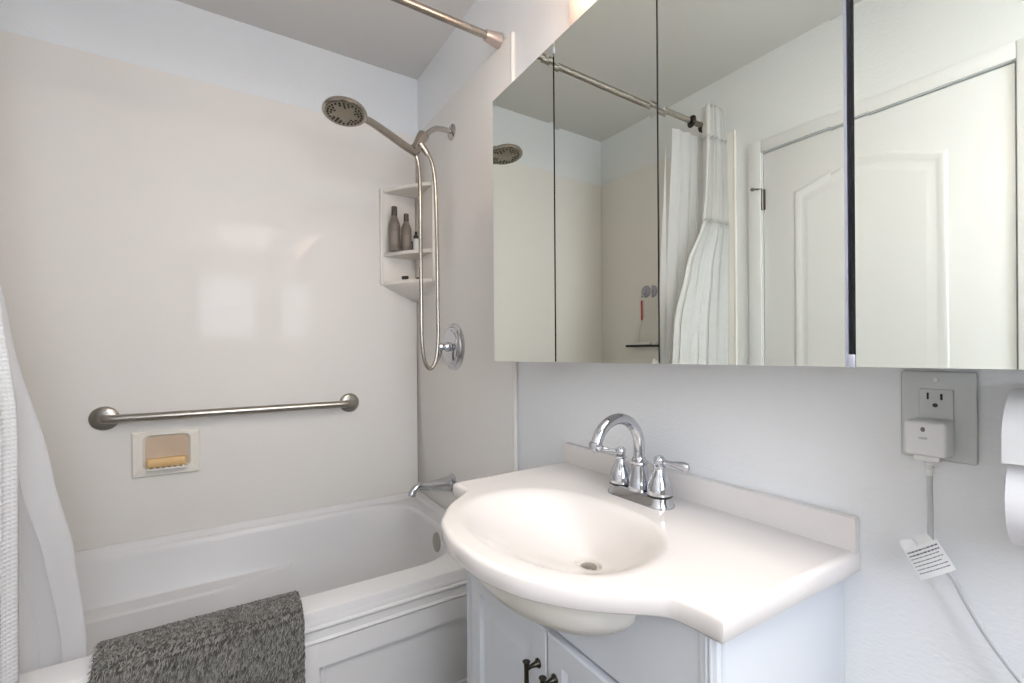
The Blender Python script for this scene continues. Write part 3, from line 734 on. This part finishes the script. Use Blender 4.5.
# added ceiling light: broad panel form made up to dim its reflection
cl = thing('added_ceiling_light', 'large flat rectangular ceiling light panel added behind the photographer', 'light', (.28, -.25, CH - .05))
b = MB(); x0, x1, y0, y1 = -.04, .60, -.70, .20
b.box(x0, x0 + .02, y0, y1, CH - .05, CH - .0005, .003); b.box(x1 - .02, x1, y0, y1, CH - .05, CH - .0005, .003)
b.box(x0 + .02, x1 - .02, y0, y0 + .02, CH - .05, CH - .0005, .003); b.box(x0 + .02, x1 - .02, y1 - .02, y1, CH - .05, CH - .0005, .003)
b.build('light_frame', m_white, cl)
MB().box(x0 + .021, x1 - .021, y0 + .021, y1 - .021, CH - .046, CH - .038, .002).build('diffuser', m_diff, cl)

# ------------------------------------------------------------------ outlet, plug, cord, tag
ou = thing('wall_outlet', 'white wall outlet plate under the right end of the mirror cabinet', 'outlet', (WR, .21, .985))
MB().box(WR - .006, WR - .0002, .171, .249, .985, 1.104, .0035).build('cover_plate', m_plate, ou)
rc = MB().box(WR - .009, WR - .004, .193, .228, 1.008, 1.080, .0015).build('receptacle', m_plate, ou)
b = MB(); b.box(WR - .0096, WR - .0085, .2175, .2195, 1.066, 1.075); b.box(WR - .0096, WR - .0085, .2035, .2058, 1.066, 1.074); b.lathe((WR - .0096, .211, 1.0585), (1, 0, 0), [(0, 0), (.0028, 0), (.0028, .001), (0, .001)], 14)
sub(b, 'slots', m_slot, rc)
MB().lathe((WR - .0062, .211, 1.0925), (-1, 0, 0), [(0, 0), (.0035, 0), (.003, .001), (0, .001)], 16).build('screw', m_white, ou)
pg = thing('plug_adapter', 'boxy white plug with a grey cord in the lower socket', 'plug', (WR, .215, .99))
pX = WR - .047
body_ = MB().box(pX, WR - .0098, .191, .2335, .995, 1.040, .004, 3).build('plug_body', m_white, pg)
b = MB(); b.lathe((pX + .0004, .2135, 1.0295), (-1, 0, 0), [(0, 0), (.0055, 0), (.005, .0012), (0, .0012)], 20, ex=.5 if False else .45)
b.v = [(x, .2135 + (y - .2135) * 1.0, 1.0295 + (z - 1.0295) * .6) if True else (x, y, z) for x, y, z in b.v]
sub(b, 'test_button', mat('button_grey', (120, 120, 118), .4), body_)
b = MB().box(pX - .001, pX + .001, .2095, .2175, 1.0165, 1.0195, .0006); sub(b, 'reset_button', m_cord, body_)
b = MB(); b.box(pX + .008, pX + .028, .199, .226, .9875, .9945, .002); b.lathe((pX + .017, .2115, .988), (0, 0, -1), [(0, 0), (.0055, 0), (.0055, .003), (.0042, .004), (.0052, .006), (.0042, .008), (.005, .010), (.0038, .012), (.0045, .014), (.0035, .02), (0, .02)], 16)
b.build('strain_relief', m_white, pg)
cx = pX + .017
b = MB().tube([(cx, .2115, .978), (cx, .2115, .95), (cx, .211, .92), (cx, .211, .885), (cx, .210, .87), (cx + .003, .203, .855), (cx + .006, .190, .838), (cx + .008, .178, .812), (cx + .009, .162, .782), (cx + .009, .145, .757), (cx + .009, .128, .735), (cx + .009, .105, .70), (cx + .009, .09, .62), (cx + .009, .086, .45), (cx + .009, .084, .2)], .0032, 12, smooth=6)
b.build('cord', m_cord, pg)
# warning tag: a small folded sheet around the cord
def tagpt(a, c, x=cx - .0055):     # a along the long side, c down
    o = Vector((x, .238, .861)); ea = Vector((.002, -.0385, .030)).normalized(); ec = Vector((-.002, -.020, -.033)).normalized()
    return o + ea * a + ec * c
W_, H_ = .043, .037
tg = MB(); rows = []
for i in range(7):
    c = H_ * i / 6; rows.append([tagpt(W_ * j / 8, c) + Vector((-.003 * math.sin(PI * j / 8), 0, 0)) for j in range(9)])
rows2 = [[p + Vector((.0006, 0, 0)) for p in r] for r in rows]
ring_ = lambda R_: None
tg.loft([r + q[::-1] for r, q in zip(rows, rows2)])
for a0 in (.002, .022):           # tabs looping over the cord
    tg.loft([[tagpt(a0, -.012), tagpt(a0 + .015, -.010), tagpt(a0 + .015, -.010) + Vector((.0008, 0, 0)), tagpt(a0, -.012) + Vector((.0008, 0, 0))],
             [tagpt(a0, .002), tagpt(a0 + .017, .002), tagpt(a0 + .017, .002) + Vector((.0008, 0, 0)), tagpt(a0, .002) + Vector((.0008, 0, 0))]])
tgo = tg.build('warning_tag', m_tagmat, pg)
ik = MB()
for r in range(7):
    c = .004 + r * .0043; a = .003
    while a < W_ - .004:
        w_ = random.uniform(.0015, .005)
        if a + w_ > W_ - .002: break
        hh = .0018 if r < 2 else .0010
        off = lambda q: Vector((-.003 * math.sin(PI * q / W_) - .0004, 0, 0))
        ik.add([tagpt(a, c) + off(a), tagpt(a + w_, c) + off(a + w_), tagpt(a + w_, c + hh) + off(a + w_), tagpt(a, c + hh) + off(a)], [(0, 1, 2, 3)])
        a += w_ + .0008
sub(ik, 'fine_print', m_ink, tgo)

# ------------------------------------------------------------------ toilet paper holder and roll
tp = thing('toilet_paper_holder', 'white hooded toilet paper holder at the right edge', 'toilet paper holder', (WR, .07, 1.0))
cxr, czr, rr_ = .750, .975, .056
b = MB(); prof = []
for k in range(0, 15):
    a = PI - (PI * .62) * k / 14; prof.append((cxr + .062 * math.cos(a), 1.040 + .050 * math.sin(a)))
prof = [(cxr - .062, 1.015)] + prof + [(WR - .001, 1.094), (WR - .001, 1.015)]
b.prism(prof, 1, -.01, .1275); b.build('hood', m_white, tp, smooth=50)
MB().box(WR - .012, WR - .0005, -.005, .119, .93, 1.016, .003).build('back_plate', m_white, tp)
MB().tube([(cxr, -.006, czr - .002), (cxr, .1215, czr - .002)], .008, 14).build('spindle', m_white, tp)
MB().box(cxr - .01, WR - .011, -.0095, -.0055, czr - .015, 1.016, .001).build('side_bracket', m_white, tp)
b = MB(); b.lathe((cxr, .004, czr - .002), (0, 1, 0), [(.02, 0), (rr_, 0), (rr_, .1225), (.02, .1225), (.02, 0)], 44)
tag(b.build('toilet_paper_roll', m_paper), 'white toilet paper roll under the hood at the right edge', 'toilet paper')

# ------------------------------------------------------------------ squeegee and suction hook on the far tub wall
hk = thing('suction_hook', 'clear suction hook on the wall reflected in the second mirror', 'hook', (SL, 1.735, 1.462))
MB().lathe((SL, 1.735, 1.462), (1, 0, 0), [(0, 0), (.034, 0), (.030, .006), (.014, .012), (.012, .018), (0, .02)], 28).build('suction_cup', m_clear, hk)
MB().tube([(SL + .018, 1.735, 1.462), (SL + .022, 1.735, 1.44), (SL + .03, 1.735, 1.43), (SL + .038, 1.735, 1.438)], .003, 10, smooth=4).build('hook', m_clear, hk)
sq = thing('shower_squeegee', 'red and white shower squeegee hanging from the suction hook', 'squeegee', (SL + .03, 1.735, 1.16))
b = MB(); n = 20; b.tube([(SL + .03, 1.735 + .010 * math.cos(2 * PI * k / n), 1.425 + .013 * math.sin(2 * PI * k / n)) for k in range(n + 1)], .0022, 8)
b.box(SL + .022, SL + .036, 1.727, 1.745, 1.315, 1.412, .004); b.build('grip', m_white, sq)
MB().box(SL + .0355, SL + .0395, 1.729, 1.741, 1.300, 1.41, .0015).build('grip_inlay', m_red, sq)['label'] = 'red grip'
MB().tube([(SL + .029, 1.745, 1.32), (SL + .029, 1.76, 1.25), (SL + .029, 1.768, 1.18)], .0045, 10, smooth=4).build('stem', m_white, sq)
MB().box(SL + .018, SL + .040, 1.675, 1.862, 1.165, 1.180, .003).build('blade_holder', m_white, sq)
MB().box(SL + .026, SL + .030, 1.675, 1.862, 1.152, 1.165, .0005).build('blade', m_rubber, sq)
